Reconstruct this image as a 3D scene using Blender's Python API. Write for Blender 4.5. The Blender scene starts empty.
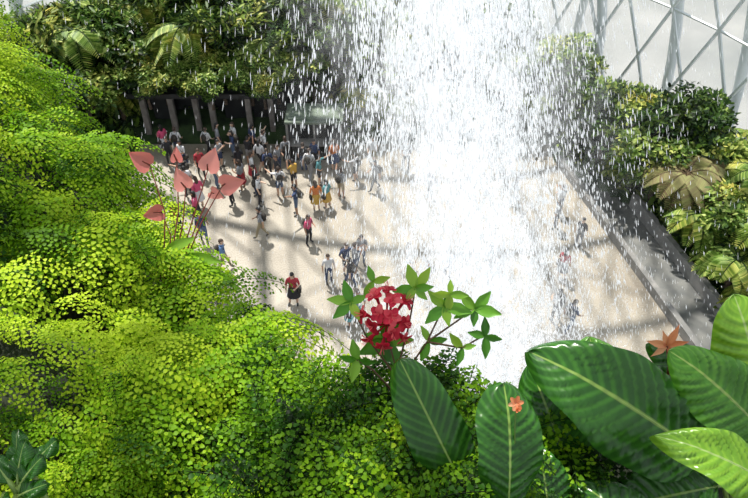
import bpy, bmesh, math, random
import numpy as np
from mathutils import Vector, Matrix, noise
random.seed(7); rng=np.random.default_rng(7)
CAMZ=24.0
scene=bpy.context.scene
COL=scene.collection

# ------------------------------------------------------------------ helpers
def arr(v): return np.array(v,dtype=float)
def unit(v):
    v=arr(v); return v/ (np.linalg.norm(v)+1e-9)
class MB:
    def __init__(s): s.V=[];s.F=[];s.T=[];s.M=[];s.UV=[];s.n=0
    def add(s,V,F,tint=0.5,mat=0,uv=None):
        V=np.asarray(V,dtype=float);F=np.asarray(F,dtype=np.int64)
        s.V.append(V);s.F.append(F+s.n);s.n+=len(V)
        s.T.append(np.broadcast_to(np.asarray(tint,dtype=float),(len(V),)).copy())
        s.M.append(np.full(len(F),mat,dtype=np.int32))
        s.UV.append(np.zeros((len(V),2)) if uv is None else np.asarray(uv,dtype=float))
    def mesh(s,name,mats,smooth=True):
        V=np.concatenate(s.V);F=np.concatenate(s.F);T=np.concatenate(s.T);M=np.concatenate(s.M);UV=np.concatenate(s.UV)
        me=bpy.data.meshes.new(name)
        me.vertices.add(len(V));me.vertices.foreach_set('co',V.astype(np.float32).ravel())
        me.loops.add(F.size);me.loops.foreach_set('vertex_index',F.astype(np.int32).ravel())
        me.polygons.add(len(F));me.polygons.foreach_set('loop_start',np.arange(0,F.size,4,dtype=np.int32))
        for m in mats: me.materials.append(m)
        me.polygons.foreach_set('material_index',M)
        me.update(calc_edges=True)
        me.polygons.foreach_set('use_smooth',np.full(len(F),smooth,dtype=bool))
        a=me.attributes.new('tint','FLOAT','POINT');a.data.foreach_set('value',T.astype(np.float32))
        b=me.attributes.new('luv','FLOAT2','POINT');b.data.foreach_set('vector',UV.astype(np.float32).ravel())
        return me
    def obj(s,name,mats,smooth=True,parent=None):
        ob=bpy.data.objects.new(name,s.mesh(name,mats,smooth));COL.objects.link(ob)
        if parent: ob.parent=parent
        return ob
def tube(pts,radii,k=6,close=True):
    pts=[arr(p) for p in pts];n=len(pts)
    if np.isscalar(radii): radii=[radii]*n
    V=[];ref=arr((0.31,0.17,0.93))
    for i,p in enumerate(pts):
        d=unit(pts[min(i+1,n-1)]-pts[max(i-1,0)])
        r=ref if abs(d@unit(ref))<.95 else arr((1,0,0))
        a=unit(np.cross(d,r));b=np.cross(d,a)
        for j in range(k):
            t=2*math.pi*j/k;V.append(p+radii[i]*(a*math.cos(t)+b*math.sin(t)))
    F=[(i*k+j,i*k+(j+1)%k,(i+1)*k+(j+1)%k,(i+1)*k+j) for i in range(n-1) for j in range(k)]
    return np.array(V),np.array(F)
def box(c,s):
    c=arr(c);s=arr(s)/2
    V=[c+s*arr(o) for o in [(-1,-1,-1),(1,-1,-1),(1,1,-1),(-1,1,-1),(-1,-1,1),(1,-1,1),(1,1,1),(-1,1,1)]]
    F=[(0,3,2,1),(4,5,6,7),(0,1,5,4),(1,2,6,5),(2,3,7,6),(3,0,4,7)]
    return np.array(V),np.array(F)
def ellipsoid(c,r,nu=10,nv=7):
    V=[];F=[]
    for i in range(nv+1):
        ph=math.pi*(i/nv)*.998+.001
        for j in range(nu):
            th=2*math.pi*j/nu
            V.append((c[0]+r[0]*math.sin(ph)*math.cos(th),c[1]+r[1]*math.sin(ph)*math.sin(th),c[2]+r[2]*math.cos(ph)))
    for i in range(nv):
        for j in range(nu):
            F.append((i*nu+j,(i+1)*nu+j,(i+1)*nu+(j+1)%nu,i*nu+(j+1)%nu))
    return np.array(V),np.array(F)
def basis(d,up):
    d=unit(d);x=unit(np.cross(d,up));z=np.cross(x,d)
    return np.stack([x,d,z],axis=1)
def basis_n(D,U):
    D=D/np.linalg.norm(D,axis=1,keepdims=True)
    X=np.cross(D,U);X/=np.linalg.norm(X,axis=1,keepdims=True)+1e-9
    Z=np.cross(X,D);return np.stack([X,D,Z],axis=2)
def instances(mb,pV,pF,pT,Ms,Ts,tints,mat=0):
    N=len(Ts);n=len(pV)
    V=np.einsum('nij,kj->nki',Ms,pV)+Ts[:,None,:]
    F=pF[None]+ (np.arange(N)*n)[:,None,None]
    T=pT[None,:]+tints[:,None]
    mb.add(V.reshape(-1,3),F.reshape(-1,4),T.reshape(-1),mat)
def leaf_q(L,W,h=None,w1=.5,w2=.42,p1=.3,p2=.72):
    h=W*.12 if h is None else h
    V=np.array([(0,0,0),(0,L,-h*.6),(W*w1,p1*L,h),(W*w2,p2*L,h*.6),(-W*w1,p1*L,h),(-W*w2,p2*L,h*.6)])
    return V,np.array([(0,2,3,1),(0,1,5,4)])

# ------------------------------------------------------------------ materials
def newmat(name):
    m=bpy.data.materials.new(name);m.use_nodes=True;nt=m.node_tree;nt.nodes.clear()
    o=nt.nodes.new('ShaderNodeOutputMaterial');return m,nt,o
def simple(name,c,rough=.6,metal=0,noise_s=0,c2=None,bump=0,coat=0):
    m,nt,o=newmat(name);p=nt.nodes.new('ShaderNodeBsdfPrincipled')
    p.inputs['Roughness'].default_value=rough;p.inputs['Metallic'].default_value=metal
    p.inputs['Base Color'].default_value=(*c,1)
    if noise_s:
        tc=nt.nodes.new('ShaderNodeTexCoord');n=nt.nodes.new('ShaderNodeTexNoise');n.inputs['Scale'].default_value=noise_s;n.inputs['Detail'].default_value=6
        nt.links.new(tc.outputs['Object'],n.inputs['Vector'])
        r=nt.nodes.new('ShaderNodeValToRGB');r.color_ramp.elements[0].position=.35;r.color_ramp.elements[1].position=.65
        r.color_ramp.elements[0].color=(*c,1);r.color_ramp.elements[1].color=(*(c2 or c),1)
        nt.links.new(n.outputs[0],r.inputs[0]);nt.links.new(r.outputs[0],p.inputs['Base Color'])
        if bump:
            b=nt.nodes.new('ShaderNodeBump');b.inputs['Strength'].default_value=bump;b.inputs['Distance'].default_value=.05
            nt.links.new(n.outputs[0],b.inputs['Height']);nt.links.new(b.outputs[0],p.inputs['Normal'])
    nt.links.new(p.outputs[0],o.inputs[0]);return m
def leafmat(name,cols,rough=.45,transl=.35,spec=.4,warm=None):
    m,nt,o=newmat(name);L=nt.links
    a=nt.nodes.new('ShaderNodeAttribute');a.attribute_name='tint'
    r=nt.nodes.new('ShaderNodeValToRGB');e=r.color_ramp.elements
    while len(e)<len(cols): e.new(.5)
    for i,(pos,c) in enumerate(cols): e[i].position=pos;e[i].color=(*c,1)
    L.new(a.outputs['Fac'],r.inputs[0]);out=r.outputs[0]
    if warm:
        g=nt.nodes.new('ShaderNodeNewGeometry');n=nt.nodes.new('ShaderNodeTexNoise');n.inputs['Scale'].default_value=.55;n.inputs['Detail'].default_value=2
        L.new(g.outputs['Position'],n.inputs['Vector'])
        mr=nt.nodes.new('ShaderNodeMapRange');mr.inputs[1].default_value=.45;mr.inputs[2].default_value=.7;mr.inputs[4].default_value=.8;L.new(n.outputs[0],mr.inputs[0])
        mm=nt.nodes.new('ShaderNodeMix');mm.data_type='RGBA';mm.blend_type='MULTIPLY';mm.inputs[7].default_value=(*warm,1);L.new(mr.outputs[0],mm.inputs[0]);L.new(out,mm.inputs[6]);out=mm.outputs[2]
    p=nt.nodes.new('ShaderNodeBsdfPrincipled');p.inputs['Roughness'].default_value=rough;p.inputs['Specular IOR Level'].default_value=spec
    t=nt.nodes.new('ShaderNodeBsdfTranslucent');mx=nt.nodes.new('ShaderNodeMixShader');mx.inputs[0].default_value=transl
    L.new(out,p.inputs['Base Color']);L.new(out,t.inputs['Color'])
    L.new(p.outputs[0],mx.inputs[1]);L.new(t.outputs[0],mx.inputs[2]);L.new(mx.outputs[0],o.inputs[0]);return m
def bigleafmat(name,c,c2,rib,nv=15,rough=.24):
    m,nt,o=newmat(name);L=nt.links;N=nt.nodes
    a=N.new('ShaderNodeAttribute');a.attribute_name='luv'
    sp=N.new('ShaderNodeSeparateXYZ');L.new(a.outputs['Vector'],sp.inputs[0])
    ab=N.new('ShaderNodeMath');ab.operation='ABSOLUTE';L.new(sp.outputs[0],ab.inputs[0])
    rm=N.new('ShaderNodeMapRange');rm.inputs[1].default_value=.02;rm.inputs[2].default_value=.05;rm.inputs[3].default_value=1;rm.inputs[4].default_value=0
    L.new(ab.outputs[0],rm.inputs[0])
    mu=N.new('ShaderNodeMath');mu.operation='MULTIPLY';mu.inputs[1].default_value=-.22;L.new(ab.outputs[0],mu.inputs[0])
    ad=N.new('ShaderNodeMath');ad.operation='ADD';L.new(mu.outputs[0],ad.inputs[0]);L.new(sp.outputs[1],ad.inputs[1])
    m2=N.new('ShaderNodeMath');m2.operation='MULTIPLY';m2.inputs[1].default_value=nv*2*math.pi;L.new(ad.outputs[0],m2.inputs[0])
    sn=N.new('ShaderNodeMath');sn.operation='SINE';L.new(m2.outputs[0],sn.inputs[0])
    vr=N.new('ShaderNodeMapRange');vr.inputs[1].default_value=-.2;vr.inputs[2].default_value=1;L.new(sn.outputs[0],vr.inputs[0])
    n=N.new('ShaderNodeTexNoise');n.inputs['Scale'].default_value=11;n.inputs['Detail'].default_value=4
    mc=N.new('ShaderNodeMix');mc.data_type='RGBA';mc.inputs[6].default_value=(*c,1);mc.inputs[7].default_value=(*c2,1)
    ma=N.new('ShaderNodeMath');ma.operation='MULTIPLY';ma.inputs[1].default_value=.42;L.new(vr.outputs[0],ma.inputs[0])
    mb_=N.new('ShaderNodeMath');mb_.operation='MULTIPLY_ADD';mb_.inputs[1].default_value=.6;L.new(n.outputs[0],mb_.inputs[0]);L.new(ma.outputs[0],mb_.inputs[2])
    L.new(mb_.outputs[0],mc.inputs[0])
    mr=N.new('ShaderNodeMix');mr.data_type='RGBA';mr.inputs[7].default_value=(*rib,1);L.new(rm.outputs[0],mr.inputs[0]);L.new(mc.outputs[2],mr.inputs[6])
    p=N.new('ShaderNodeBsdfPrincipled');p.inputs['Roughness'].default_value=rough
    t=N.new('ShaderNodeBsdfTranslucent');mx=N.new('ShaderNodeMixShader');mx.inputs[0].default_value=.25
    L.new(mr.outputs[2],p.inputs['Base Color']);L.new(mr.outputs[2],t.inputs['Color'])
    L.new(p.outputs[0],mx.inputs[1]);L.new(t.outputs[0],mx.inputs[2]);L.new(mx.outputs[0],o.inputs[0]);return m

M_fern=leafmat('fern_leaf',[(0,(.006,.020,.003)),(.28,(.032,.12,.005)),(.58,(.22,.44,.008)),(.9,(.55,.72,.035))],.5,.48,.2)
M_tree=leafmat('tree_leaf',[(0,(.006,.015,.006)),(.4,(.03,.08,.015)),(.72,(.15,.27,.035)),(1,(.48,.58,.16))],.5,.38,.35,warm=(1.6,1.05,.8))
M_brownfern=leafmat('tree_fern_dry',[(0,(.10,.065,.035)),(.5,(.22,.16,.09)),(1,(.30,.32,.12))],.6,.3,.2)
M_soil=simple('dark_soil',(.008,.012,.005),.95,noise_s=6,c2=(.022,.030,.012),bump=.4)
M_bark=simple('bark',(.07,.05,.035),.9,noise_s=8,c2=(.14,.10,.07),bump=.4)
M_stem=simple('stem_brown',(.10,.05,.02),.6)
M_stemg=simple('stem_green',(.12,.2,.04),.5)
M_stemr=simple('stem_red',(.18,.03,.02),.5)
M_conc=simple('concrete',(.17,.17,.165),.85,noise_s=2,c2=(.25,.24,.23),bump=.1)
M_pil=simple('pillar_stone',(.13,.115,.105),.85,noise_s=3,c2=(.20,.18,.165))
M_dark=simple('dark_panel',(.015,.017,.02),.5)
M_steel=simple('white_steel',(.62,.66,.68),.4)

# ------------------------------------------------------------------ camera / light / world
cd=bpy.data.cameras.new('camera');cam=bpy.data.objects.new('camera',cd);COL.objects.link(cam)
cam.location=(0,0,CAMZ);cam.rotation_euler=(math.radians(48),0,0);cd.lens=35;cd.sensor_width=36;cd.clip_end=500;cd.clip_start=.05
scene.camera=cam
sd=bpy.data.lights.new('sun','SUN');sun=bpy.data.objects.new('sun',sd);COL.objects.link(sun)
sun.rotation_euler=Vector((.20,-.40,-.86)).to_track_quat('-Z','Y').to_euler();sd.energy=6.2;sd.angle=.02;sd.color=(1,.95,.87);sun.location=(0,20,60)
w=bpy.data.worlds.new('world');scene.world=w;w.use_nodes=True
bg=w.node_tree.nodes['Background'];bg.inputs[0].default_value=(.86,.93,1,1);bg.inputs[1].default_value=.72
scene.view_settings.view_transform='Standard'
scene.view_settings.exposure=.48

# ------------------------------------------------------------------ dome dimensions, plaza floor
DC=arr((-1.5,16,0));DR=arr((24.5,34,34))
def inside(x,y,k=1.0): return ((x-DC[0])/DR[0])**2+((y-DC[1])/DR[1])**2<k
def groundmat():
    m,nt,o=newmat('sandy_paving');L=nt.links;N=nt.nodes
    tc=N.new('ShaderNodeTexCoord')
    n1=N.new('ShaderNodeTexNoise');n1.inputs['Scale'].default_value=.35;n1.inputs['Detail'].default_value=8;L.new(tc.outputs['Object'],n1.inputs['Vector'])
    n2=N.new('ShaderNodeTexNoise');n2.inputs['Scale'].default_value=14;n2.inputs['Detail'].default_value=3;L.new(tc.outputs['Object'],n2.inputs['Vector'])
    ad=N.new('ShaderNodeMath');ad.operation='ADD';L.new(n1.outputs[0],ad.inputs[0]);L.new(n2.outputs[0],ad.inputs[1])
    r=N.new('ShaderNodeValToRGB');r.color_ramp.elements[0].position=.8/2;r.color_ramp.elements[1].position=1.2/2
    hv=N.new('ShaderNodeMath');hv.operation='MULTIPLY';hv.inputs[1].default_value=.5;L.new(ad.outputs[0],hv.inputs[0])
    r.color_ramp.elements[0].color=(.215,.185,.145,1);r.color_ramp.elements[1].color=(.335,.30,.245,1)
    L.new(hv.outputs[0],r.inputs[0])
    p=N.new('ShaderNodeBsdfPrincipled');L.new(r.outputs[0],p.inputs['Base Color']);p.inputs['Roughness'].default_value=.55
    L.new(p.outputs[0],o.inputs[0]);return m
M_pave=groundmat()
def disc(name,c,rx,ry,z,mat,n=96):
    me=bpy.data.meshes.new(name)
    V=[(c[0]+rx*math.cos(2*math.pi*i/n),c[1]+ry*math.sin(2*math.pi*i/n),z) for i in range(n)]
    me.from_pydata(V,[],[list(range(n))]);me.materials.append(mat);ob=bpy.data.objects.new(name,me);COL.objects.link(ob);return ob
disc('floor',DC,DR[0],DR[1],0,M_pave)
disc('ground_outside',(0,16),220,220,-.06,simple('pale_ground',(.17,.18,.18),.9,noise_s=.12,c2=(.27,.27,.265)))

# ------------------------------------------------------------------ glass dome
def dome(th,ph,k=1.0): return DC+DR*k*arr((math.cos(ph)*math.cos(th),math.cos(ph)*math.sin(th),math.sin(ph)))
dome_e=bpy.data.objects.new('glass_dome',None);COL.objects.link(dome_e)
mb=MB();NT=60;NP=14;dp=math.radians(86)/NP
for fam in (-1,1):
    for i in range(NT):
        pts=[dome(2*math.pi*(i+fam*.5*j)/NT,j*dp,1.0) for j in range(NP+1)]
        V,F=tube(pts,.10,4);mb.add(V,F)
for j in range(0,NP,2):
    pts=[dome(2*math.pi*i/NT,j*dp) for i in range(NT+1)];V,F=tube(pts,.07,4);mb.add(V,F)
mb.obj('diagrid_frame',[M_steel],False,dome_e)
mb=MB()
for y0 in (20,25,30,34.5,38.5,42.5,46):
    q=1-((y0-16)/34)**2
    pts=[(DC[0]+DR[0]*math.sqrt(q)*math.cos(a)*1.03,y0,34*math.sqrt(q)*math.sin(a)*1.03) for a in np.linspace(0,math.pi,41)]
    V,F=tube(pts,.30,6);mb.add(V,F)
for x0 in (-11,2,13):
    q=1-((x0-DC[0])/DR[0])**2
    pts=[(x0,16+34*math.sqrt(q)*math.cos(a)*1.03,34*math.sqrt(q)*math.sin(a)*1.03) for a in np.linspace(0,math.pi,41)]
    V,F=tube(pts,.28,6);mb.add(V,F)
mb.obj('arch_ribs',[M_steel],True,dome_e)
m,nt,o=newmat('dome_glass');N=nt.nodes
tr=N.new('ShaderNodeBsdfTransparent');tr.inputs[0].default_value=(.97,.98,.98,1);df=N.new('ShaderNodeBsdfTranslucent');df.inputs[0].default_value=(.9,.95,.97,1)
gl=N.new('ShaderNodeBsdfGlossy');gl.inputs['Roughness'].default_value=.05
m1=N.new('ShaderNodeMixShader');m1.inputs[0].default_value=.5;m2=N.new('ShaderNodeMixShader');m2.inputs[0].default_value=.12
nt.links.new(df.outputs[0],m1.inputs[1]);nt.links.new(gl.outputs[0],m1.inputs[2]);nt.links.new(tr.outputs[0],m2.inputs[1]);nt.links.new(m1.outputs[0],m2.inputs[2]);nt.links.new(m2.outputs[0],o.inputs[0])
mb=MB();V=[dome(2*math.pi*i/NT,j*dp,.999) for j in range(NP+1) for i in range(NT)]
F=[(j*NT+i,j*NT+(i+1)%NT,(j+1)*NT+(i+1)%NT,(j+1)*NT+i) for j in range(NP) for i in range(NT)]
mb.add(np.array(V),np.array(F));mb.obj('glazing',[m],True,dome_e)

# ------------------------------------------------------------------ planting beds
YB=36.2
def xr(y): return 10.9+(31.4-y)*.232
def bed_d(x,y):
    e=2.6 if y<30 else 2.6-min(2.2,(y-30)*.7)
    return max(y-YB,x-xr(y)-e,-14.0-x)
def bed_h(x,y):
    d=bed_d(x,y)
    if d<0: return -.05
    cap=2.6 if x<8 else max(.5,2.6-(x-8)*.45)
    return min(.55+.28*d,cap)+.3*noise.noise(Vector((x*.35,y*.35,0)))
mb=MB();nx,ny=110,90
X=np.linspace(-26,24,nx);Y=np.linspace(8,50,ny);V=[(x,y,bed_h(x,y)) for y in Y for x in X]
F=[]
for j in range(ny-1):
    for i in range(nx-1):
        cx=(X[i]+X[i+1])/2;cy=(Y[j]+Y[j+1])/2
        if bed_d(cx,cy)>-.3 and inside(cx,cy,.95): F.append((j*nx+i,j*nx+i+1,(j+1)*nx+i+1,(j+1)*nx+i))
mb.add(np.array(V),np.array(F))
M_bed=simple('planted_soil',(.010,.022,.008),.95,noise_s=1.5,c2=(.03,.06,.015),bump=.3)
mb.obj('planting_bed',[M_bed])
mb=MB();P=[]
while len(P)<28000:
    x=random.uniform(-25,23);y=random.uniform(10,49)
    if bed_d(x,y)>.05 and inside(x,y,.93):
        if -14<x<-4 and y<38.2: continue
        P.append((x,y,bed_h(x,y)))
P=arr(P);N_=len(P)
pV,pF=leaf_q(.5,.17)
D=np.stack([rng.normal(0,1,N_),rng.normal(0,1,N_),rng.uniform(.1,1.4,N_)],1);U=np.tile(arr((0,0,1)),(N_,1))+rng.normal(0,.3,(N_,3))
Ms=basis_n(D,U)*rng.uniform(.5,1.7,N_)[:,None,None]
instances(mb,pV,pF,np.zeros(6),Ms,P,np.clip(rng.normal(.5,.24,N_),0,1))
mb.obj('groundcover_plants',[M_tree])
mb=MB()
def strip(mb,off0,off1,z0,z1,ys=(12,34.0)):
    yy=np.linspace(*ys,14)
    for a,b in zip(yy[:-1],yy[1:]):
        A=[(xr(a)+off0,a),(xr(a)+off1,a),(xr(b)+off1,b),(xr(b)+off0,b)]
        V=[(p[0],p[1],z0) for p in A]+[(p[0],p[1],z1) for p in A]
        mb.add(V,[(0,3,2,1),(4,5,6,7),(0,1,5,4),(1,2,6,5),(2,3,7,6),(3,0,4,7)])
strip(mb,0,.28,0,.5);strip(mb,2.2,2.5,0,.8,(12,30));mb.obj('retaining_wall',[M_conc],False)
mb=MB();strip(mb,.30,2.18,0,.05,(12,32));mb.obj('side_path',[simple('wet_path',(.10,.105,.105),.5,noise_s=1.5,c2=(.17,.17,.16))],False)
# colonnade
mb=MB()
V,F=box((-9,37.5,2.95),(10,2.6,.3));mb.add(V,F,mat=1)
for x in (-13.2,-11.6,-10.2,-9.3,-7.2,-5.9): 
    V,F=box((x,36.4,1.4),(.30,.30,2.8));mb.add(V,F,mat=0)
V,F=box((-9,38.2,1.5),(10,.3,3));mb.add(V,F,mat=1)
for x in (-12.4,-8.2,-6.5): 
    V,F=box((x,37.6,1.1),(1.2,.5,2.2));mb.add(V,F,mat=1)
mb.obj('colonnade_shelter',[M_pil,M_dark],False)
mb=MB()
M_kroof=simple('kiosk_roof',(.075,.10,.08),.6,noise_s=3,c2=(.13,.17,.12))
KY=-2.0
for (c,s,mt) in [((-3.3,37.1,2.52),(3.2,2.0,.14),0),((-3.3,37.1,2.64),(2.8,1.6,.12),0),((-3.3,37.95,1.25),(3.0,.1,2.4),1),((-4.8,37.2,1.25),(.1,1.5,2.4),1),((-1.8,37.2,1.25),(.1,1.5,2.4),1),
    ((-3.3,36.5,.5),(2.8,.5,1.0),1),((-3.3,36.45,1.05),(3.0,.7,.08),2),((-4.8,36.2,1.25),(.12,.12,2.5),2),((-1.8,36.2,1.25),(.12,.12,2.5),2),((-3.3,36.2,1.25),(.1,.1,2.5),2)]:
    V,F=box((c[0],c[1]+KY,c[2]),s);mb.add(V,F,mat=mt)
mb.obj('information_kiosk',[M_kroof,M_dark,M_conc],False)

# ------------------------------------------------------------------ trees
def tree_mesh(seed,H=4.5,R=2.2,nl=3600,ls=.30,asp=.45):
    r=np.random.default_rng(seed);mb=MB()
    blobs=[]
    for i in range(11):
        a=r.uniform(0,6.28);q=R*math.sqrt(r.uniform(0,1))*.9
        blobs.append((q*math.cos(a),q*math.sin(a),H*r.uniform(.45,1.05),R*r.uniform(.22,.46)))
    V,F=tube([(0,0,-.3),(.08,0,H*.3),(-.05,.05,H*.6)],[.2,.15,.1],7);mb.add(V,F,mat=1)
    for b in blobs:
        V,F=tube([(0,0,H*.35),(b[0]*.5,b[1]*.5,b[2]*.72),(b[0],b[1],b[2])],[.09,.06,.03],5);mb.add(V,F,mat=1)
    k=nl//len(blobs)
    for b in blobs:
        n=r.normal(0,1,(k,3));n/=np.linalg.norm(n,axis=1,keepdims=True);n[:,2]=np.where(n[:,2]<-.4,-n[:,2],n[:,2])
        rad=b[3]*r.uniform(.5,1.25,k)[:,None]
        P=arr(b[:3])+n*rad*arr((1.15,1.15,.7))
        D=n*arr((1,1,.1))+r.normal(0,.5,(k,3));U=n+arr((0,0,.8))+r.normal(0,.45,(k,3))
        pV,pF=leaf_q(ls,ls*asp)
        instances(mb,pV,pF,np.zeros(6),basis_n(D,U)*r.uniform(.5,1.5,k)[:,None,None],P,np.clip(.36+.24*n[:,2]+r.normal(0,.2,k)+r.normal(0,.20),0,1))  # upward-facing leaves tinted lighter: light from above put into the leaf colour
    return mb.mesh('tree',[M_tree,M_bark])
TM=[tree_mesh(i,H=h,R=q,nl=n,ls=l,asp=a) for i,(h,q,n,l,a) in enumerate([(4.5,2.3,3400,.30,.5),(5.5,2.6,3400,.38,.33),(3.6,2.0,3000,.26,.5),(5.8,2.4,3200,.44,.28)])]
def put(name,me,x,y,z,s=1,rz=None):
    ob=bpy.data.objects.new(name,me);COL.objects.link(ob);ob.location=(x,y,z);ob.scale=(s,s,s);ob.rotation_euler=(0,0,random.uniform(0,6.28) if rz is None else rz);return ob
tp=[(-19.5,36,1),(-17.5,40,1),(-17,38.6,3),(-14.0,42.5,1),(-14.8,40.0,0),(-11,43.0,3),(-10.5,41.2,2),(-8,43.6,1),(-7.4,41.2,0),(-5,43.0,3),(-3.6,40.2,2),(-2.2,41,0),(-1.5,44,1),
    (.6,40.2,2),(2.6,43,1),(4.4,40.2,0),(6.8,42.0,0),(7.6,40.0,2),(9.6,40.6,2),(11.0,38.6,2),(-16.2,36,2),(-17,33,0),(-19,30,1),(-6,45.5,3),(-12,44.0,3),(-12.8,38.9,0),(-8.9,39.3,3),(-5.6,39.3,0)]
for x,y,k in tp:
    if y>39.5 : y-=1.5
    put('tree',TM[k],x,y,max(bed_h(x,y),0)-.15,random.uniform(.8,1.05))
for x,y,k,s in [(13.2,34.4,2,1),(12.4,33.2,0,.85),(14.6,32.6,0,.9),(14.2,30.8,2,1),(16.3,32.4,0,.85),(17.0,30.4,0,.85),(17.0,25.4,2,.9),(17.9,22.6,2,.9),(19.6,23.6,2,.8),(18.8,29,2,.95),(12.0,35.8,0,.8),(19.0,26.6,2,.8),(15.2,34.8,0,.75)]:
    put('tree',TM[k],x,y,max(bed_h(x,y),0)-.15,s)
for x,y,s in [(-13.4,37.0,.6),(-11.9,36.9,.62),(-10.3,36.8,.55),(-8.6,37.0,.66),(-7.0,36.8,.55),(-5.5,37.0,.6),(-4.6,38.2,.7),(-12.6,37.8,.6),(-9.6,37.9,.7),(-6.4,37.9,.7),(-12.8,36.4,.5),(-9.2,36.3,.5),(-6.2,36.4,.5)]: put('shrub',TM[2],x,y,2.2,s)
def treefern_mesh(seed,H,L,nf=15,mat=None,nar=.16):
    r=np.random.default_rng(seed);mb=MB()
    V,F=tube([(0,0,-.3),(.05,0,H*.5),(0,0,H)],[.16,.13,.15],8);mb.add(V,F,mat=1)
    for i in range(nf):
        a=2*math.pi*i/nf+r.uniform(-.2,.2);rise=r.uniform(.25,.7);l=L*r.uniform(.8,1.1)
        d=arr((math.cos(a),math.sin(a),0));side=arr((-math.sin(a),math.cos(a),0))
        pts=[arr((0,0,H))+d*l*s*(1-.12*s)+arr((0,0,l*(rise*s-.85*s*s))) for s in np.linspace(0,1,9)]
        V,F=tube(pts,[.025]*5+[.015]*4,4);mb.add(V,F,.3)
        for s in np.linspace(.12,.98,26):
            f=s*8;k=min(int(f),7);p=pts[k]+(pts[k+1]-pts[k])*(f-k)
            ll=l*.27*math.sin(math.pi*min(1,s*.85+.12))**.7+.04
            for sd_ in (-1,1):
                dd=side*sd_+d*.45+arr((0,0,-.25));pV,pF=leaf_q(ll,ll*.17+.015)
                mb.add(pV@basis(dd,(0,0,1)).T+p,pF,np.clip(.78+r.normal(0,.12),0,1))
    return mb.mesh('tree_fern',[mat or M_tree,M_bark])
TF=[treefern_mesh(21,3.2,2.4),treefern_mesh(22,4.2,2.6,18),treefern_mesh(23,2.0,2.0),treefern_mesh(24,3.0,2.4,16,M_brownfern),treefern_mesh(25,1.2,1.7,18)]
for x,y,k in [(-16.5,37.6,1),(-19,34.5,0),(-12.2,39.0,0),(-6,39.0,0),(-.6,37.5,2),(-9,40,0),(-3,41.5,1),(3.6,37.6,2),(9.2,37,2),(-14.8,37.2,2),(-16.5,39.0,1),(-14,40.5,1),(1.6,37.5,4),(6,37.2,4),(-10.6,38.6,1)]:
    put('tree_fern',TF[k],x,y,bed_h(x,y)-.1+(.8 if k in (0,1) else 0))
for x,y,k in [(16.2,29.4,3),(14.9,28.2,3),(15.2,26.2,2),(18.4,28.0,0),(17.6,24.2,0),(15.9,23.3,2),(17.2,20.8,2),(14.4,30.0,2),(15.8,18.8,2),(18.2,26.0,3),(16.6,27.6,4),(16.0,24.8,4),(16.4,21.9,4),(18.8,22.0,4),(19.4,25.2,2),(13.6,31.8,4),(17.2,28.6,2),(18.6,31,0),(17.2,33.4,4),(15.6,35.4,4)]:
    put('tree_fern',TF[k],x,y,max(bed_h(x,y),0)-.05)

# ------------------------------------------------------------------ people
SK=[simple('skin_a',(.52,.32,.22),.6),simple('skin_b',(.36,.20,.13),.6),simple('skin_c',(.62,.42,.31),.6)]
HR=[simple('hair_black',(.012,.01,.01),.5),simple('hair_brown',(.05,.03,.02),.5)]
def cl(n,c): return simple('cloth_'+n,c,.85)
SH={'white':cl('white',(.60,.60,.62)),'pink':cl('pink',(.60,.08,.18)),'black':cl('black',(.02,.02,.025)),'navy':cl('navy',(.03,.05,.12)),
 'teal':cl('teal',(.10,.30,.33)),'orange':cl('orange',(.55,.16,.03)),'red':cl('red',(.36,.03,.045)),'grey':cl('grey',(.24,.25,.27)),'yellow':cl('yellow',(.50,.30,.05)),
 'blue':cl('blue',(.12,.22,.42)),'khaki':cl('khaki',(.30,.25,.16)),'denim':cl('denim',(.08,.12,.20))}
M_shoe=cl('shoe',(.05,.05,.05));M_bag=cl('bag',(.04,.035,.03))
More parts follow.
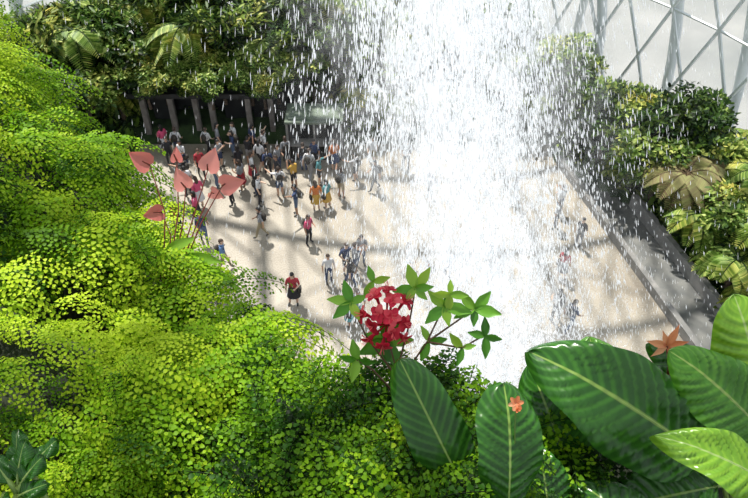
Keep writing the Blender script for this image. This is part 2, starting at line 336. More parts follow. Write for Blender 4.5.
def person_mesh(pose,long_hair=False,bag=False,lower='trousers'):
    J={'pel':(0,0,.95),'sp':(0,.0,1.13),'ch':(0,0,1.32),'nb':(0,0,1.44),'nk':(0,-.01,1.53),
     'sL':(.17,0,1.40),'eL':(.235,.02,1.13),'wL':(.25,-.05,.89),'hL':(.25,-.07,.81),
     'sR':(-.17,0,1.40),'eR':(-.235,.02,1.13),'wR':(-.25,-.05,.89),'hR':(-.25,-.07,.81),
     'pL':(.085,0,.88),'kL':(.10,-.02,.49),'aL':(.10,.02,.09),'tL':(.115,-.14,.04),
     'pR':(-.085,0,.88),'kR':(-.10,-.02,.49),'aR':(-.10,.02,.09),'tR':(-.115,-.14,.04)}
    J.update(pose)
    R={'pel':(.15,.11),'sp':(.135,.10),'ch':(.16,.115),'nb':(.075,.07),'nk':(.052,.052),'s':(.062,.06),'e':(.044,.044),'w':(.03,.03),'h':(.038,.02),'p':(.09,.09),'k':(.062,.062),'a':(.042,.042),'t':(.04,.035)}
    names=list(J);bones=[('pel','sp',2),('sp','ch',2),('ch','nb',2),('nb','nk',0)]
    for s in 'LR':
        bones+=[('ch','s'+s,2),('s'+s,'e'+s,2),('e'+s,'w'+s,0),('w'+s,'h'+s,0),('pel','p'+s,3),('p'+s,'k'+s,3),('k'+s,'a'+s,0 if lower!='trousers' else 3),('a'+s,'t'+s,4)]
    bm=bmesh.new();lay=bm.verts.layers.skin.verify();vs={}
    for n in names:
        v=bm.verts.new(J[n]);r=R.get(n) or R[n[0]];v[lay].radius=r;v[lay].use_root=(n=='pel');vs[n]=v
    for a,b,l in bones: bm.edges.new((vs[a],vs[b]))
    me=bpy.data.meshes.new('tmp');bm.to_mesh(me);bm.free()
    ob=bpy.data.objects.new('tmp',me);COL.objects.link(ob)
    ob.modifiers.new('s','SKIN').use_smooth_shade=True;ob.modifiers.new('u','SUBSURF').levels=1
    dg=bpy.context.evaluated_depsgraph_get();dg.update();ev=bpy.data.meshes.new_from_object(ob.evaluated_get(dg))
    V=[tuple(v.co) for v in ev.vertices];F=[tuple(p.vertices) for p in ev.polygons]
    bpy.data.objects.remove(ob)
    lab=[]
    for f in F:
        c=np.mean([V[i] for i in f],axis=0);best=9;bl=2
        for a,b,l in bones:
            A=arr(J[a]);B=arr(J[b]);t=np.clip((c-A)@(B-A)/((B-A)@(B-A)),0,1)
            rr=(R.get(a) or R[a[0]])[0]*(1-t)+(R.get(b) or R[b[0]])[0]*t
            d=np.linalg.norm(c-A-(B-A)*t)/rr
            if d<best: best=d;bl=l;tt=t;bn=(a,b)
        if bn==('pel','sp') and tt<.35: bl=3
        if bl==3 and lower=='shorts' and bn[1][0]=='k' and tt>.85: bl=0
        lab.append(bl)
    def addm(VF,l):
        o=len(V)
        for v in VF[0]: V.append(tuple(v))
        for f in VF[1]: F.append(tuple(int(i)+o for i in f));lab.append(l)
    nk=arr(J['nk']);hc=nk+arr((0,-.015,.105))
    hv,hf=ellipsoid((0,0,0),(.076,.094,.118),14,10)
    low=np.clip(-hv[:,2]/.118,0,1);hv[:,0]*=1-.32*low;hv[:,1]*=1-.18*low
    addm((hv+hc,hf),0)
    addm(ellipsoid(hc+arr((0,-.098,-.012)),(.012,.018,.022),6,4),0)
    for sx in (-1,1):
        addm(ellipsoid(hc+arr((sx*.03,-.084,.01)),(.012,.008,.008),6,4),1)
        addm(ellipsoid(hc+arr((sx*.077,.005,-.005)),(.012,.022,.03),6,4),0)
    addm(ellipsoid(hc+arr((0,-.086,-.05)),(.022,.008,.006),6,4),5)
    qv,qf=ellipsoid((0,0,0),(.086,.104,.128),14,10)
    keep=[f for f in qf if (lambda c:(c[2]>.055) or (c[1]>.0 and c[2]>-.075))(qv[f].mean(0))]
    addm((qv+hc+arr((0,.006,.006)),keep),1)
    if long_hair: addm(ellipsoid(hc+arr((0,.075,-.11)),(.085,.04,.17),10,7),1)
    for s,sg in (('L',1),('R',-1)):
        W=arr(J['w'+s]);H=arr(J['h'+s]);d=unit(H-W);side=unit(np.cross(d,(sg*1.0,.2,0.1)))
        for k,(o_,ln) in enumerate([(-.026,.062),(-.009,.074),(.009,.07),(.025,.054)]):
            b=H+side*o_;addm(tube([b-d*.01,b+d*ln*.5,b+d*ln*.85+arr((-sg*.012,-.006,0))],[.009,.008,.006],5),0)
        b=(W+H)/2+side*-.025;addm(tube([b,b-side*.02+d*.03,b-side*.025+d*.055],[.010,.009,.007],5),0)
    if lower=='skirt':
        pts=[(0,0,z) for z in (1.02,.85,.65,.5)];vv,ff=tube(pts,[.145,.19,.22,.25],14)
        addm((vv*arr((1,.8,1)),ff),3)
    if bag:
        addm(ellipsoid((0,.17,1.2),(.15,.10,.22),10,8),5)
        for sg in (-1,1): addm(tube([(sg*.1,.12,1.4),(sg*.11,-.02,1.47),(sg*.12,-.115,1.32),(sg*.13,.08,1.08)],.015,5),5)
    elif lower=='skirt':
        addm(box((.23,.0,.85),(.10,.22,.2)),5);addm(tube([(.2,0,.95),(.1,-.1,1.25),(-.1,-.02,1.46)],.01,4),5)
    me=bpy.data.meshes.new('person');me.from_pydata(V,[],F)
    for i in range(6): me.materials.append(None)
    me.polygons.foreach_set('material_index',arr(lab).astype(np.int32));me.polygons.foreach_set('use_smooth',np.ones(len(F),dtype=bool));me.update();return me
walk={'kL':(.09,-.14,.52),'aL':(.09,-.22,.12),'tL':(.1,-.36,.09),'kR':(-.09,.04,.49),'aR':(-.09,.26,.13),'tR':(-.1,.14,.03),'eL':(.22,.12,1.15),'wL':(.24,.14,.92),'hL':(.24,.12,.84),'eR':(-.22,-.04,1.13),'wR':(-.22,-.22,.97),'hR':(-.21,-.29,.94)}
photo={'eL':(.20,-.14,1.20),'wL':(.09,-.30,1.42),'hL':(.06,-.34,1.49),'eR':(-.20,-.14,1.20),'wR':(-.09,-.30,1.42),'hR':(-.06,-.34,1.49)}
bend={'eL':(.22,-.02,1.13),'wL':(.13,-.24,1.14),'hL':(.07,-.30,1.16),'kR':(-.14,-.03,.49),'aR':(-.17,.03,.09),'tR':(-.22,-.12,.04)}
point={'eL':(.32,-.15,1.36),'wL':(.42,-.33,1.45),'hL':(.46,-.39,1.48),'eR':(-.25,.06,1.14),'wR':(-.16,-.10,.99),'hR':(-.1,-.14,.98)}
PM=[person_mesh({}),person_mesh(walk,False,True),person_mesh(photo,False,False,'shorts'),person_mesh(bend,True,False,'skirt'),person_mesh(walk,True,False,'shorts'),
    person_mesh(point,False,True,'shorts'),person_mesh(bend,True,True),person_mesh({},True,False,'skirt')]
pp=[(-5.6,27.5,1,'grey','khaki'),(-3.2,27.1,6,'pink','black'),(-3.6,22.9,3,'red','black'),(-2.1,24.3,0,'white','navy'),(-4.0,29.3,5,'navy','denim'),(-3.0,29.7,7,'orange','yellow'),
(-2.45,29.9,3,'teal','yellow'),(-1.75,30.7,5,'grey','khaki'),(-1.1,24.0,1,'black','navy'),(-.6,25.5,6,'grey','denim'),(-1.06,21.6,3,'white','teal'),(-1.3,24.9,5,'navy','black'),
(-6.3,31,0,'black','navy'),(-7.1,31.4,3,'grey','red'),(-7.45,30.1,6,'orange','black'),(-8.4,27.1,1,'navy','denim'),(-9.0,28.7,3,'pink','black'),(-9.1,29.9,7,'pink','white'),(-9.9,30.9,0,'white','black'),
(-5.8,32.6,1,'navy','black'),(-6.3,33.3,4,'white','black'),(-5.3,33.1,6,'grey','navy'),(-7.0,33.8,2,'black','grey'),(-3.9,33.2,0,'black','navy'),(-2.95,31.9,5,'teal','black'),(-4.9,33.7,1,'grey','black'),
(-7.95,34.3,6,'navy','denim'),(-11.5,33.8,0,'black','black'),(-10.6,33.3,3,'white','navy'),(-.1,33.8,4,'white','khaki'),(.05,31.4,1,'grey','black'),(3.0,30.9,0,'navy','black'),(5.3,32.4,6,'white','denim'),
(5.6,25.9,3,'white','teal'),(3.45,24.5,0,'blue','navy'),(2.5,23.9,5,'white','navy'),(8.8,24.6,3,'red','grey'),(8.5,21.3,1,'navy','denim'),(10.1,26.9,0,'black','grey'),(1.6,24.9,4,'white','blue'),
(-4.3,31.6,2,'yellow','black'),(-7.1,25.2,1,'blue','khaki'),(8.0,21.9,6,'white','black'),(-6.6,32.2,7,'white','red'),(-8.6,33.5,2,'grey','navy'),(-5.0,30.9,5,'white','denim'),(-3.3,33.5,0,'navy','black'),
(-9.5,34.8,1,'white','black'),(-6.9,34.9,0,'navy','black'),(-.9,24.9,2,'grey','navy'),(1.8,33.2,6,'black','black'),(-2.2,33.3,7,'orange','navy'),(7.4,30.2,1,'navy','grey'),(-8.0,35.2,3,'white','grey'),
(-10.2,31.9,5,'black','navy'),(-9.5,32.6,1,'red','black'),(-8.5,31.6,0,'white','denim'),(-11.2,34.7,1,'white','navy'),(-12.0,34.9,3,'pink','white'),(-6.2,34.3,5,'white','black'),(-7.4,32.8,4,'black','black'),
(-5.2,31.9,0,'black','navy'),(-8.9,35.0,7,'grey','black'),(-3.5,32.4,1,'white','grey'),(-9.9,27.9,3,'red','black'),(-9.4,26.6,0,'black','navy'),(-1.0,32.3,5,'white','black'),(-.7,21.9,0,'grey','teal'),
(-6.0,30.2,6,'white','black'),(9.6,29.4,2,'white','navy'),(9.2,28.2,0,'grey','black')]
for i,(x,y,k,s,t) in enumerate(pp):
    ob=bpy.data.objects.new('person',PM[k]);COL.objects.link(ob);ob.location=(x,y,0);ob.rotation_euler=(0,0,random.uniform(-3.1,3.1));sc=random.uniform(1.02,1.16);ob.scale=(sc*1.12,sc*1.12,sc)
    for j,mm in enumerate([SK[i%3],HR[i%2],SH[s],SH[t],M_shoe,M_bag]):
        ob.material_slots[j].link='OBJECT';ob.material_slots[j].material=mm

# ------------------------------------------------------------------ waterfall
m,nt,o=newmat('falling_water_glow');N=nt.nodes
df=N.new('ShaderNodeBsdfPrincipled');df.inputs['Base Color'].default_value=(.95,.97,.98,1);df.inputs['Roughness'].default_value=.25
df.inputs['Emission Color'].default_value=(.95,.97,1,1);df.inputs['Emission Strength'].default_value=.26  # emission added to keep the drops white, standing in for scattered light
tl=N.new('ShaderNodeBsdfTranslucent');tl.inputs[0].default_value=(.97,.98,1,1);mx=N.new('ShaderNodeMixShader');mx.inputs[0].default_value=.4
nt.links.new(df.outputs[0],mx.inputs[1]);nt.links.new(tl.outputs[0],mx.inputs[2])
tr=N.new('ShaderNodeBsdfTransparent');m3=N.new('ShaderNodeMixShader');m3.inputs[0].default_value=.82
nt.links.new(tr.outputs[0],m3.inputs[1]);nt.links.new(mx.outputs[0],m3.inputs[2]);nt.links.new(m3.outputs[0],o.inputs[0]);M_water=m
m,nt,o=newmat('water_mist_glow');N=nt.nodes
at=N.new('ShaderNodeAttribute');at.attribute_name='tint'
tc=N.new('ShaderNodeTexCoord');mp=N.new('ShaderNodeMapping');mp.inputs['Scale'].default_value=(2.0,2.0,.8);ns=N.new('ShaderNodeTexNoise');ns.inputs['Scale'].default_value=1;ns.inputs['Detail'].default_value=9;ns.inputs['Roughness'].default_value=.7
nt.links.new(tc.outputs['Object'],mp.inputs[0]);nt.links.new(mp.outputs[0],ns.inputs['Vector'])
mr=N.new('ShaderNodeMapRange');mr.inputs[1].default_value=.42;mr.inputs[2].default_value=.68;nt.links.new(ns.outputs[0],mr.inputs[0])
mu=N.new('ShaderNodeMath');mu.operation='MULTIPLY';nt.links.new(mr.outputs[0],mu.inputs[0]);nt.links.new(at.outputs['Fac'],mu.inputs[1])
tr=N.new('ShaderNodeBsdfTransparent');tl=N.new('ShaderNodeBsdfTranslucent');d2=N.new('ShaderNodeBsdfPrincipled');mm_=N.new('ShaderNodeMixShader');mx=N.new('ShaderNodeMixShader')
nt.links.new(tl.outputs[0],mm_.inputs[1]);nt.links.new(d2.outputs[0],mm_.inputs[2]);nt.links.new(mu.outputs[0],mx.inputs[0]);nt.links.new(tr.outputs[0],mx.inputs[1]);nt.links.new(mm_.outputs[0],mx.inputs[2]);nt.links.new(mx.outputs[0],o.inputs[0])
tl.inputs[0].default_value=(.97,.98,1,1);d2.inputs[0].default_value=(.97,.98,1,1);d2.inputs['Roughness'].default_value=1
d2.inputs['Emission Color'].default_value=(.97,.98,1,1);d2.inputs['Emission Strength'].default_value=.60;M_mist=m  # added glow lifts the veil towards white; mist is no light source
def xc(z): return np.interp(z,[0,2.6,9.9,16.3,30],[4.7,4.4,3.0,2.0,1.5])
def sg(z): return np.interp(z,[0,9.9,16.3,30],[2.6,2.15,2.1,1.4])
fall=bpy.data.objects.new('waterfall',None);COL.objects.link(fall)
sp,_=tube([(0,-.5,0),(0,0,0),(0,.5,0)],[.12,.5,.2],3);sF=_
mb=MB()
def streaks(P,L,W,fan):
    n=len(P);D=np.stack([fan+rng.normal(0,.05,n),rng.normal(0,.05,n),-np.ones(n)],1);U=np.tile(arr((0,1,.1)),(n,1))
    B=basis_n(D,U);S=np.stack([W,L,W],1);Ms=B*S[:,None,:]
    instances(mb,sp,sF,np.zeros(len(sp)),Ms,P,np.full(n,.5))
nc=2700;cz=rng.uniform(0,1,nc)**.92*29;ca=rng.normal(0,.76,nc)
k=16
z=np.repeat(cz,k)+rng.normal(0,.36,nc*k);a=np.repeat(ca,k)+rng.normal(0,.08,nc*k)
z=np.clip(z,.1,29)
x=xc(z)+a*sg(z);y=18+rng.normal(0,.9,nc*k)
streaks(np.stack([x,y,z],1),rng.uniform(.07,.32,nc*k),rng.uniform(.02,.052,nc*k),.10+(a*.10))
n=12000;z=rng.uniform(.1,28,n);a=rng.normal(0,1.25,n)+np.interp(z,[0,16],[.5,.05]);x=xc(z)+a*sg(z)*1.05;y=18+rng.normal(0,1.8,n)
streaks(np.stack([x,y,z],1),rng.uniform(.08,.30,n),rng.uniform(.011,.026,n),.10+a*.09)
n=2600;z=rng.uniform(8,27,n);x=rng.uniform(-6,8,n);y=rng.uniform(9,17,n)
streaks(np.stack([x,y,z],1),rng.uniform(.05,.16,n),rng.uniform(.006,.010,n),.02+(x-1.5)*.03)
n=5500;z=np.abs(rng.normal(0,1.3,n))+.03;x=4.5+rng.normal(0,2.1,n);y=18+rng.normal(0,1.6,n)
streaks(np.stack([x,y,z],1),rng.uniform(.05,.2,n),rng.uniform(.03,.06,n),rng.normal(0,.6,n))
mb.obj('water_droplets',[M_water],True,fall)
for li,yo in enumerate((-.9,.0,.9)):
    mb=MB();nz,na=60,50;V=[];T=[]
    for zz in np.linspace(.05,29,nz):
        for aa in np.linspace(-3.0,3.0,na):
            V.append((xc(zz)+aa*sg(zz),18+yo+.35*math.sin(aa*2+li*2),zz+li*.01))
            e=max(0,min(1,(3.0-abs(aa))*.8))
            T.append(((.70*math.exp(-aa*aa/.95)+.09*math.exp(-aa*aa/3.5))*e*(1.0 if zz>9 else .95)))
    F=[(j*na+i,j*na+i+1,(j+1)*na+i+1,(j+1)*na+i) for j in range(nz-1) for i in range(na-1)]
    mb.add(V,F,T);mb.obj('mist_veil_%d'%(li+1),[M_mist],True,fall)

# ------------------------------------------------------------------ foreground bank
EX=[-4.6,-2.45,-1.92,-1.45,-1.08,-.75,-.47,-.31,-.13,.13,.42,.80,1.27,2.4]
EY=[5.2,4.10,3.58,2.98,2.46,2.06,1.70,1.42,1.27,1.24,1.20,1.33,1.49,1.7]
EZ=[-1.4,-1.70,-1.95,-2.02,-2.02,-2.0,-1.95,-1.86,-1.78,-1.78,-1.82,-1.85,-1.92,-2.0]
def edge(x): return float(np.interp(x,EX,EY)),float(np.interp(x,EX,EZ))
def gap(x,y): return noise.noise(Vector((x*2.9,y*3.6,5.1)))
def hollow(x,y):
    a=math.exp(-(((x+1.15+.4*(y-1.8))/.50)**2+((y-1.76)/.13)**2))
    b=math.exp(-(((x+.45)/.14)**2+((y-1.0)/.28)**2))
    return a,b
def bank(x,y):
    ey,ez=edge(x);d=ey-y
    z=CAMZ+ez+.0
    if d>0: z+=.33*(1-math.exp(-d/.6))+.22*max(0,-x-.6)*min(1,d)+ .22*noise.noise(Vector((x*2.3,y*2.3,3.3)))*min(1,d*3)+.14*min(0,gap(x,y)+.1)*min(1,d*4)
    else: z+=d*4
    a,b=hollow(x,y);return z-.34*a-.16*b
mb=MB();X=np.linspace(-4.5,2.4,110);S=np.linspace(0,1,50);V=[]
for s in S:
    for x in X:
        ey,ez=edge(x);y=-1.0+(ey+.02+1.0)*s;V.append((x,y,bank(x,min(y,ey-.001))-.07))
nb=len(S)
for zz in (18,12,6,0):
    for x in X:
        ey,ez=edge(x);V.append((x,ey-.35+.3*noise.noise(Vector((x,zz,0))),zz))
F=[(j*110+i,j*110+i+1,(j+1)*110+i+1,(j+1)*110+i) for j in range(nb+3) for i in range(109)]
mb.add(V,F);mb.obj('planted_mountain',[M_soil])

def frond_proto(seed,L=.30,npn=11,ls=.017,wide=.42,dense=.0155,droop=.95,jit=.12):
    r=np.random.default_rng(seed);mb=MB()
    C=lambda s:arr((.03*math.sin(3*s+seed),L*s*(1-.12*s),L*(.42*s-droop*s*s)))
    pts=[C(s) for s in np.linspace(0,1,7)];V,F=tube(pts,.0013,3);mb.add(V,F,-.4)
    for i in range(npn):
        s=(i+1.4)/(npn+1.4)
        p=C(s);tan=unit(C(s+.02)-C(s-.02))
        pl=L*wide*(1-s)**.75*min(1,s*3.5+.15)*r.uniform(.85,1.15)
        for sd_ in (-1,1):
            d=unit(tan*r.uniform(.5,.9)+arr((sd_,0,0))*1.0+arr((0,0,r.uniform(-.15,.15))))
            nl=max(2,int(pl/dense))
            q1=p+d*pl+arr((0,0,-.3*pl));V,F=tube([p,p+d*pl*.5+arr((0,0,-.075*pl)),q1],.0008,3);mb.add(V,F,-.4)
            nn=unit(np.cross(arr((1,0,0)),tan))
            for j in range(nl+1):
                t=min(1,(j+.5)/nl);q=p+d*pl*t+arr((0,0,-.3*pl*t*t))
                sd2=1 if j%2 else -1
                perp=unit(np.cross(d,nn))*sd2*(0 if j==nl else 1)
                dd=unit(d*.55+perp+r.normal(0,jit,3));up=nn+r.normal(0,jit*1.3,3)
                sz=ls*r.uniform(.8,1.2)*(1-.3*t)
                lv,lf=leaf_q(sz,sz*1.0,w1=.34,w2=.52,p1=.32,p2=.84)
                mb.add(lv@basis(dd,up).T+q,lf,r.normal(0,.05)+.16*t-.05)
    return np.concatenate(mb.V),np.concatenate(mb.F),np.concatenate(mb.T)
FP=[frond_proto(i,L=.32+.05*(i%3),npn=11,ls=.0170,wide=.38,dense=.0100,jit=.22) for i in range(4)]
FD=[frond_proto(10+i,L=.20,npn=11,ls=.0120,wide=.38,dense=.0075,droop=.6,jit=.35) for i in range(2)]
bins=[[] for _ in range(6)]
cnt=0
while cnt<1450:
    x=random.uniform(-3.4,.55);ey,ez=edge(x);y=ey+.01-random.random()**1.15*(ey-.35)
    if x<-0.75*y-1.0: continue
    a,b=hollow(x,y);gp=gap(x,y)
    if random.random()<a*.85+b*.55: continue
    if gp<-.20 and ey-y>.12 and random.random()<.60: continue
    if x>.25 and random.random()<.4: continue
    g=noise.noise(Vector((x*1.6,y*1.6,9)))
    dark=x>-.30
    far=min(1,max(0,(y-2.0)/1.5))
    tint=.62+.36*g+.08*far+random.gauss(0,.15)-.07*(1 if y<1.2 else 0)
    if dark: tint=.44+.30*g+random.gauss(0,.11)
    tint-=.30*b+.35*a+.45*max(0,-gp-.10)  # shade of the hollows and gaps painted into the frond tint
    az=random.gauss(-.50 if x<-.3 else -1.2,.65)
    el=random.uniform(-.15,.42)
    d=(math.cos(az)*math.cos(el),math.sin(az)*math.cos(el)*(1 if not dark else .7),math.sin(el))
    if ey-y<.2: d=(d[0]*.8,min(d[1],.2),d[2]*.5)
    B=basis(d,(random.gauss(0,.2),random.gauss(0,.2),1))*random.uniform(.6,1.15)*(.8 if y<1.5 else 1)
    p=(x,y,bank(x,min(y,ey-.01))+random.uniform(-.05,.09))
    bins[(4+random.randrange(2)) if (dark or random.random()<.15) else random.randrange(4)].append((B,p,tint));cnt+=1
mb=MB()
for i,bn in enumerate(bins):
    if not bn: continue
    pV,pF,pT=(FP+FD)[i]
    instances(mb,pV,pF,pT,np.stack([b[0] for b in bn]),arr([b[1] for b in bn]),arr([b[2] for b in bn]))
bn=[]
for i in range(480):
    x=random.uniform(-.45,.55);ey,ez=edge(x);y=random.uniform(.55,ey+.0);az=random.uniform(-3.1,3.1);el=random.uniform(.1,.9)
    bn.append((basis((math.cos(az)*math.cos(el),math.sin(az)*math.cos(el),math.sin(el)),(0,0,1.01))*random.uniform(.7,1.3),(x,y,bank(x,min(y,ey-.01))+random.uniform(0,.05)),.36+.4*noise.noise(Vector((x*3,y*3,1)))+random.gauss(0,.1)))
pV,pF,pT=FD[0];instances(mb,pV,pF,pT,np.stack([b[0] for b in bn]),arr([b[1] for b in bn]),arr([b[2] for b in bn]))
mb.obj('maidenhair_fern_bank',[M_fern])

# ------------------------------------------------------------------ big leaves
def biglobe(mb,base,tip,width,n,arch=.08,fold=.12,nv=15,mat=0,pleat=.007,wp=(.5,.62),tw=0):
    base=arr(base);tip=arr(tip);ch=tip-base;Lc=np.linalg.norm(ch);d=ch/Lc;n=unit(arr(n)-(arr(n)@d)*d);sd_=np.cross(d,n)
    ns,nu=96,15;V=[];UV=[]
    pk=wp[0]/(wp[0]+wp[1]);mxw=pk**wp[0]*(1-pk)**wp[1]
    for i in range(ns+1):
        s=i/ns;wv=width*.5*(max(s,1e-4)**wp[0]*max(1-s,1e-4)**wp[1])/mxw
        wv*=1+.03*math.sin(s*17+width*90)
        c=base+ch*s+n*Lc*arch*4*s*(1-s)-n*Lc*.10*max(0,s-.75)**1.2*3
        for j in range(nu):
            u=(j/(nu-1)-.5)*2
            h=fold*width*abs(u)**1.3*(1-.3*s)-.14*width*u*u*u*u+ pleat*math.sin((s-.22*abs(u))*nv*2*math.pi)*min(1,abs(u)*3)*(1-abs(u)**6)*min(1,(1-s)*5)
            h+=.013*math.sin(9*s+3*u+width*40)*abs(u)**2
            V.append(c+sd_*u*wv+n*h-d*abs(u)*wv*.12);UV.append((u,s))
    F=[(i*nu+j,i*nu+j+1,(i+1)*nu+j+1,(i+1)*nu+j) for i in range(ns) for j in range(nu-1)]
    mb.add(V,F,.5,mat,UV)
    rp=[V[i*nu+nu//2]-n*.002 for i in range(0,ns,4)];tv,tf=tube(rp,np.linspace(.004,.0010,len(rp)),6);mb.add(tv,tf,.5,3)
    root=base-d*Lc*.25;gx,gy=root[0],root[1];tv,tf=tube([base+d*.01,base-d*Lc*.12,(gx,gy,min(root[2]-.1,bank(gx,min(gy,edge(gx)[0]-.01))-.02))],[.005,.006,.007],6);mb.add(tv,tf,.5,3)
M_bl=[bigleafmat('leaf_deep_green',(.008,.050,.007),(.055,.20,.018),(.22,.34,.07)),bigleafmat('leaf_mid_green',(.04,.17,.012),(.13,.34,.03),(.30,.42,.10)),bigleafmat('leaf_bright_green',(.12,.30,.02),(.28,.50,.04),(.35,.5,.15)),simple('midrib',(.22,.32,.08),.4)]
CZ=lambda p:(p[0],p[1],p[2]+CAMZ)
def plant(name,leaves):
    mb=MB()
    for (b,t,wd,n,mt,nv,kw) in leaves: biglobe(mb,CZ(b),CZ(t),wd,n,mat=mt,nv=nv,**kw)
    return mb.obj(name,M_bl)
plant('philodendron_plant',[
 ((.229,.863,-1.582),(.061,1.089,-1.330),.140,(-.15,-.45,.9),0,15,dict(wp=(.5,.45),pleat=.005)),
 ((.293,.797,-1.505),(.290,.990,-1.291),.150,(.15,-.5,.85),0,12,dict(wp=(.6,.42),pleat=.005)),
 ((.525,1.008,-1.72),(.408,1.209,-1.496),.18,(-.3,-.4,.9),0,11,{}),
 ((.42,.84,-1.68),(.40,1.03,-1.56),.14,(.3,-.3,.9),0,11,{}),
 ((.16,.80,-1.68),(.14,.93,-1.58),.12,(-.3,-.3,.9),0,9,{})])
plant('heliconia_plant',[
 ((.807,.996,-1.583),(.391,1.170,-1.390),.265,(-.1,-.45,.9),0,14,dict(wp=(.45,.62),pleat=.009)),
 ((.622,1.236,-1.616),(.594,1.324,-1.518),.15,(0,-.3,.9),1,9,{}),
 ((1.022,1.148,-1.564),(.943,1.332,-1.360),.20,(-.35,-.4,.8),2,10,{}),
 ((.968,1.029,-1.546),(.738,1.170,-1.390),.19,(-.2,-.35,.9),1,12,dict(wp=(.5,.6),pleat=.009)),
 ((.893,.834,-1.464),(.623,.917,-1.372),.14,(.1,-.3,.95),2,12,dict(wp=(.5,.8))),
 ((.857,.955,-1.66),(.56,.90,-1.69),.17,(0,-.3,.95),0,11,{}),
 ((.869,1.208,-1.647),(.73,1.254,-1.596),.12,(0,-.3,.95),0,9,{}),
 ((.70,.80,-1.72),(.50,.95,-1.62),.15,(0,-.2,.95),0,9,{}),
 ((.98,1.25,-1.70),(.80,1.38,-1.60),.14,(0,-.3,.95),0,9,{}),
 ((1.05,1.05,-1.70),(.86,1.30,-1.62),.2,(-.2,-.3,.9),1,9,{})])
mb=MB()
for (b,t,wd) in [((-.70,.76,-1.31),(-.655,.80,-1.27),.038),((-.71,.77,-1.31),(-.70,.83,-1.26),.04),((-.72,.76,-1.31),(-.76,.80,-1.27),.038),((-.70,.74,-1.32),(-.64,.755,-1.30),.036),((-.73,.74,-1.32),(-.72,.70,-1.30),.036),((-.69,.80,-1.31),(-.65,.85,-1.29),.036),((-.72,.80,-1.31),(-.73,.86,-1.27),.036)]:
    biglobe(mb,CZ(b),CZ(t),wd,(0,-.4,.9),nv=6,mat=0,pleat=.0006,fold=.08,wp=(.5,.45))
mb.obj('broadleaf_shrub',M_bl)

# ------------------------------------------------------------------ flowers
M_red=leafmat('rhododendron_petal',[(0,(.34,.006,.03)),(.5,(.72,.03,.07)),(1,(.92,.20,.22))],.45,.42,.3)
M_rl=leafmat('rhododendron_leaf',[(0,(.03,.12,.015)),(.5,(.10,.32,.02)),(1,(.36,.54,.05))],.35,.38,.5)
def petal(L,W,cup):
    V=[];ns,nu=6,5
    for i in range(ns):
        s=i/(ns-1);wv=W*.5*(.25+.75*math.sin(math.pi*min(.86,.12+s*.78)))
        for j in range(nu):
            u=(j/(nu-1)-.5)*2;V.append((u*wv,L*s*(1-.07*u*u),cup*s*s+W*.12*u*u))
    F=[(i*nu+j,i*nu+j+1,(i+1)*nu+j+1,(i+1)*nu+j) for i in range(ns-1) for j in range(nu-1)]
    return np.array(V),np.array(F)
TILT=math.radians(48);u_=.002613
mb=MB()
fl=[]
for i in range(13):
    a=i*2.39996+.3;r=math.sqrt((i+.3)/13)
    n=unit((r*math.cos(a)*1.2,r*math.sin(a)*1.2,1.15-r*.9));fl.append((n*arr((.062,.072,.045))*random.uniform(.85,1.15)+arr((0,.008,0)),n))
for c,n in fl:
    tvv,tff=tube([(0,-.012,-.015),tuple(c*.55+arr((0,-.005,-.005))),tuple(c-n*.012),tuple(c)],[.002,.003,.005,.008],6);mb.add(tvv,tff,.35,0)
    x=unit(np.cross(n,(.3,.2,.9)));y=np.cross(n,x);ph=random.uniform(0,1)
    for q in range(5):
        t=ph+q*2*math.pi/5;d=x*math.cos(t)+y*math.sin(t);pv,pf=petal(.026,.022,-.006)
        mb.add(pv@basis(d+n*.35+arr([random.gauss(0,.12) for _ in range(3)]),n).T+c,pf,.5+random.uniform(-.4,.45),0)
    for q in range(5):
        t=random.uniform(0,6.3);mb.add(*tube([tuple(c),tuple(c+n*.024+(x*math.cos(t)+y*math.sin(t))*.008)],.0008,3),.98,0)
for pl in [[(10,-150,-40),(8,-90,-14),(8,-45,0),(0,-15,0)],[(8,-60,-5),(22,-5,0),(28,30,0)],[(8,-70,-8),(40,-22,0),(56,12,0)],[(40,-22,0),(66,-4,0),(86,10,0)],[(8,-55,-4),(-20,-18,0),(-36,16,0)],[(56,12,0),(62,24,4)],[(40,-22,0),(75,-28,0),(96,-16,0)],[(8,-75,-8),(-14,-50,0),(-30,-40,0)]]:
    pts=[arr(p)*u_ for p in pl];mb.add(*tube(pts,[.0032]+[.0024]*(len(pts)-1),6),.3,2)
def whorl(c,n,L,tone,spread=0.5,ph=0):
    c=arr(c)*u_
    for i in range(n):
        a=ph+2*math.pi*i/n+random.uniform(-.3,.3);d=(math.cos(a),math.sin(a),random.uniform(-.1,spread))
        LL=L*u_*random.uniform(.7,1.1);lv,lf=petal(LL,LL*.46,-.008);s_=lv[:,1]/LL
        lv[:,0]*=np.interp(s_,[0,.2,.6,1],[.45,.95,1.05,.35]);mb.add(lv@basis(d,(random.gauss(0,.3),random.gauss(0,.3),1)).T+c,lf,np.clip(tone+random.gauss(0,.18),0,1),1)
whorl((28,32,2),6,24,.75);whorl((-36,18,2),5,23,.6,ph=.4);whorl((57,14,2),5,26,.55);whorl((62,26,6),4,20,.85);whorl((88,11,0),5,25,.5,ph=.8);whorl((98,-16,0),4,22,.35)
whorl((0,-22,-12),7,30,.35);whorl((-30,-40,0),4,22,.35);whorl((42,-22,0),3,22,.4);whorl((-14,38,-6),3,20,.7);whorl((75,-28,0),3,20,.6)
ob=mb.obj('rhododendron_plant',[M_red,M_rl,M_stem]);ob.location=(.034,1.288,CAMZ-1.409);ob.rotation_euler=(TILT,0,0)
M_an=leafmat('anthurium_spathe',[(0,(.50,.10,.09)),(.5,(.78,.27,.24)),(1,(.90,.52,.45))],.35,.35,.5)
mb=MB();u2=.003851
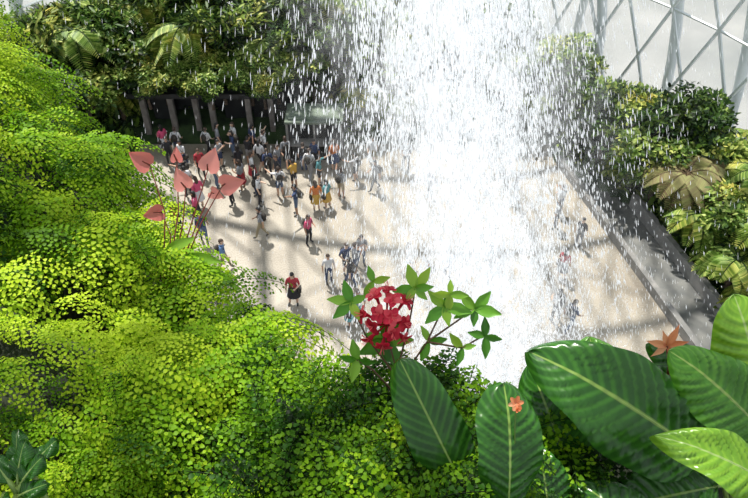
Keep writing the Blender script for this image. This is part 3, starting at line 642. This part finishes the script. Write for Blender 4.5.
for (a,b,c,L,ang) in [(-40,25,0,24,2.6),(-3,2,4,22,2.0),(18,20,0,24,1.2),(33,4,2,24,.2),(-27,-22,4,19,3.4),(22,-2,0,14,-.5),(-14,30,-4,14,1.6)]:
    P=arr((a,b,c))*u2;d=arr((math.cos(ang),math.sin(ang),.2));pv,pf=petal(L*u2,L*u2*.8,-.01)
    sN=pv[:,1]/(L*u2);pv[:,0]*=np.interp(sN,[0,.1,.35,.7,1],[.9,1.25,1.2,.75,.05]);pv[:,1]-=.02*(np.abs(pv[:,0])/(L*u2*.4))*(1-sN)
    mb.add(pv@basis(d,(0,-.2,1)).T+P,pf,.5+random.uniform(-.3,.3),0)
    mb.add(*tube([P+arr((0,0,.004)),P+arr((d[0],d[1],2.2))*.018],[.004,.0025],6),.5,1)
    mb.add(*tube([P,(P+arr((-20,-70,0))*u2)/2+arr((.02,.0,.0)),arr((-26+a*.1,-110,-12))*u2],[.002,.0024,.003],6),.5,1)
for (a,b,L,ang,wd) in [(-6,-66,40,-.15,.3),(6,-74,52,-.5,.22),(-24,-60,34,.4,.3),(-34,-66,30,2.4,.35)]:
    P=arr((a,b,0))*u2;pv,pf=petal(L*u2,L*u2*wd,-.03);sN=pv[:,1]/(L*u2);pv[:,0]*=np.interp(sN,[0,.2,.6,1],[.4,1,1,.15]);mb.add(pv@basis((math.cos(ang),math.sin(ang),.15),(0,0,1)).T+P,pf,.75,2)
    mb.add(*tube([P,arr((-26,-110,-12))*u2],.003,6),.5,1)
ob=mb.obj('anthurium_plant',[M_an,M_stemr,M_rl]);ob.location=(-.709,2.232,CAMZ-1.704);ob.rotation_euler=(TILT,0,0)
M_or=leafmat('orange_petal',[(0,(.55,.12,.04)),(.5,(.80,.28,.12)),(1,(.85,.5,.3))],.4,.35,.4)
mb=MB()
for q in range(6):
    a=q*math.pi/3+.2;pv,pf=petal(.017,.011,-.002);mb.add(pv@basis((math.cos(a),math.sin(a),.25),(0,0,1)).T,pf,.5+random.uniform(-.3,.3),0)
for q in range(3):
    a=q*2.1;pv,pf=petal(.010,.007,.002);mb.add(pv@basis((math.cos(a),math.sin(a),.9),(0,0,1)).T+arr((.002,-.012,.004)),pf,.4,0)
mb.add(*tube([(0,0,0),(.004,-.06,-.03),(.01,-.17,-.06)],.0015,5),.5,1)
ob=mb.obj('orange_orchid',[M_or,M_stemg]);ob.location=(.30,.925,CAMZ-1.272);ob.rotation_euler=(TILT,0,0)
mb=MB()
for (ang,L,el) in [(.2,22,.2),(1.2,26,.5),(2.0,20,.6),(2.9,24,.3),(3.7,20,.2),(5.2,16,.3)]:
    pv,pf=petal(L*u_,L*u_*.36,-.006);sN=pv[:,1]/(L*u_);pv[:,0]*=np.interp(sN,[0,.3,.6,1],[.6,1,.8,.08]);mb.add(pv@basis((math.cos(ang),math.sin(ang),el),(0,0,1)).T,pf,.4+random.uniform(-.3,.4),0)
mb.add(*tube([(0,0,0),(.01,-.05,-.01),(.03,-.22,-.1)],[.004,.003,.004],6),.5,1)
ob=mb.obj('bromeliad_flower',[M_or,M_stemr]);ob.location=(.76,1.235,CAMZ-1.450);ob.rotation_euler=(TILT,0,0)
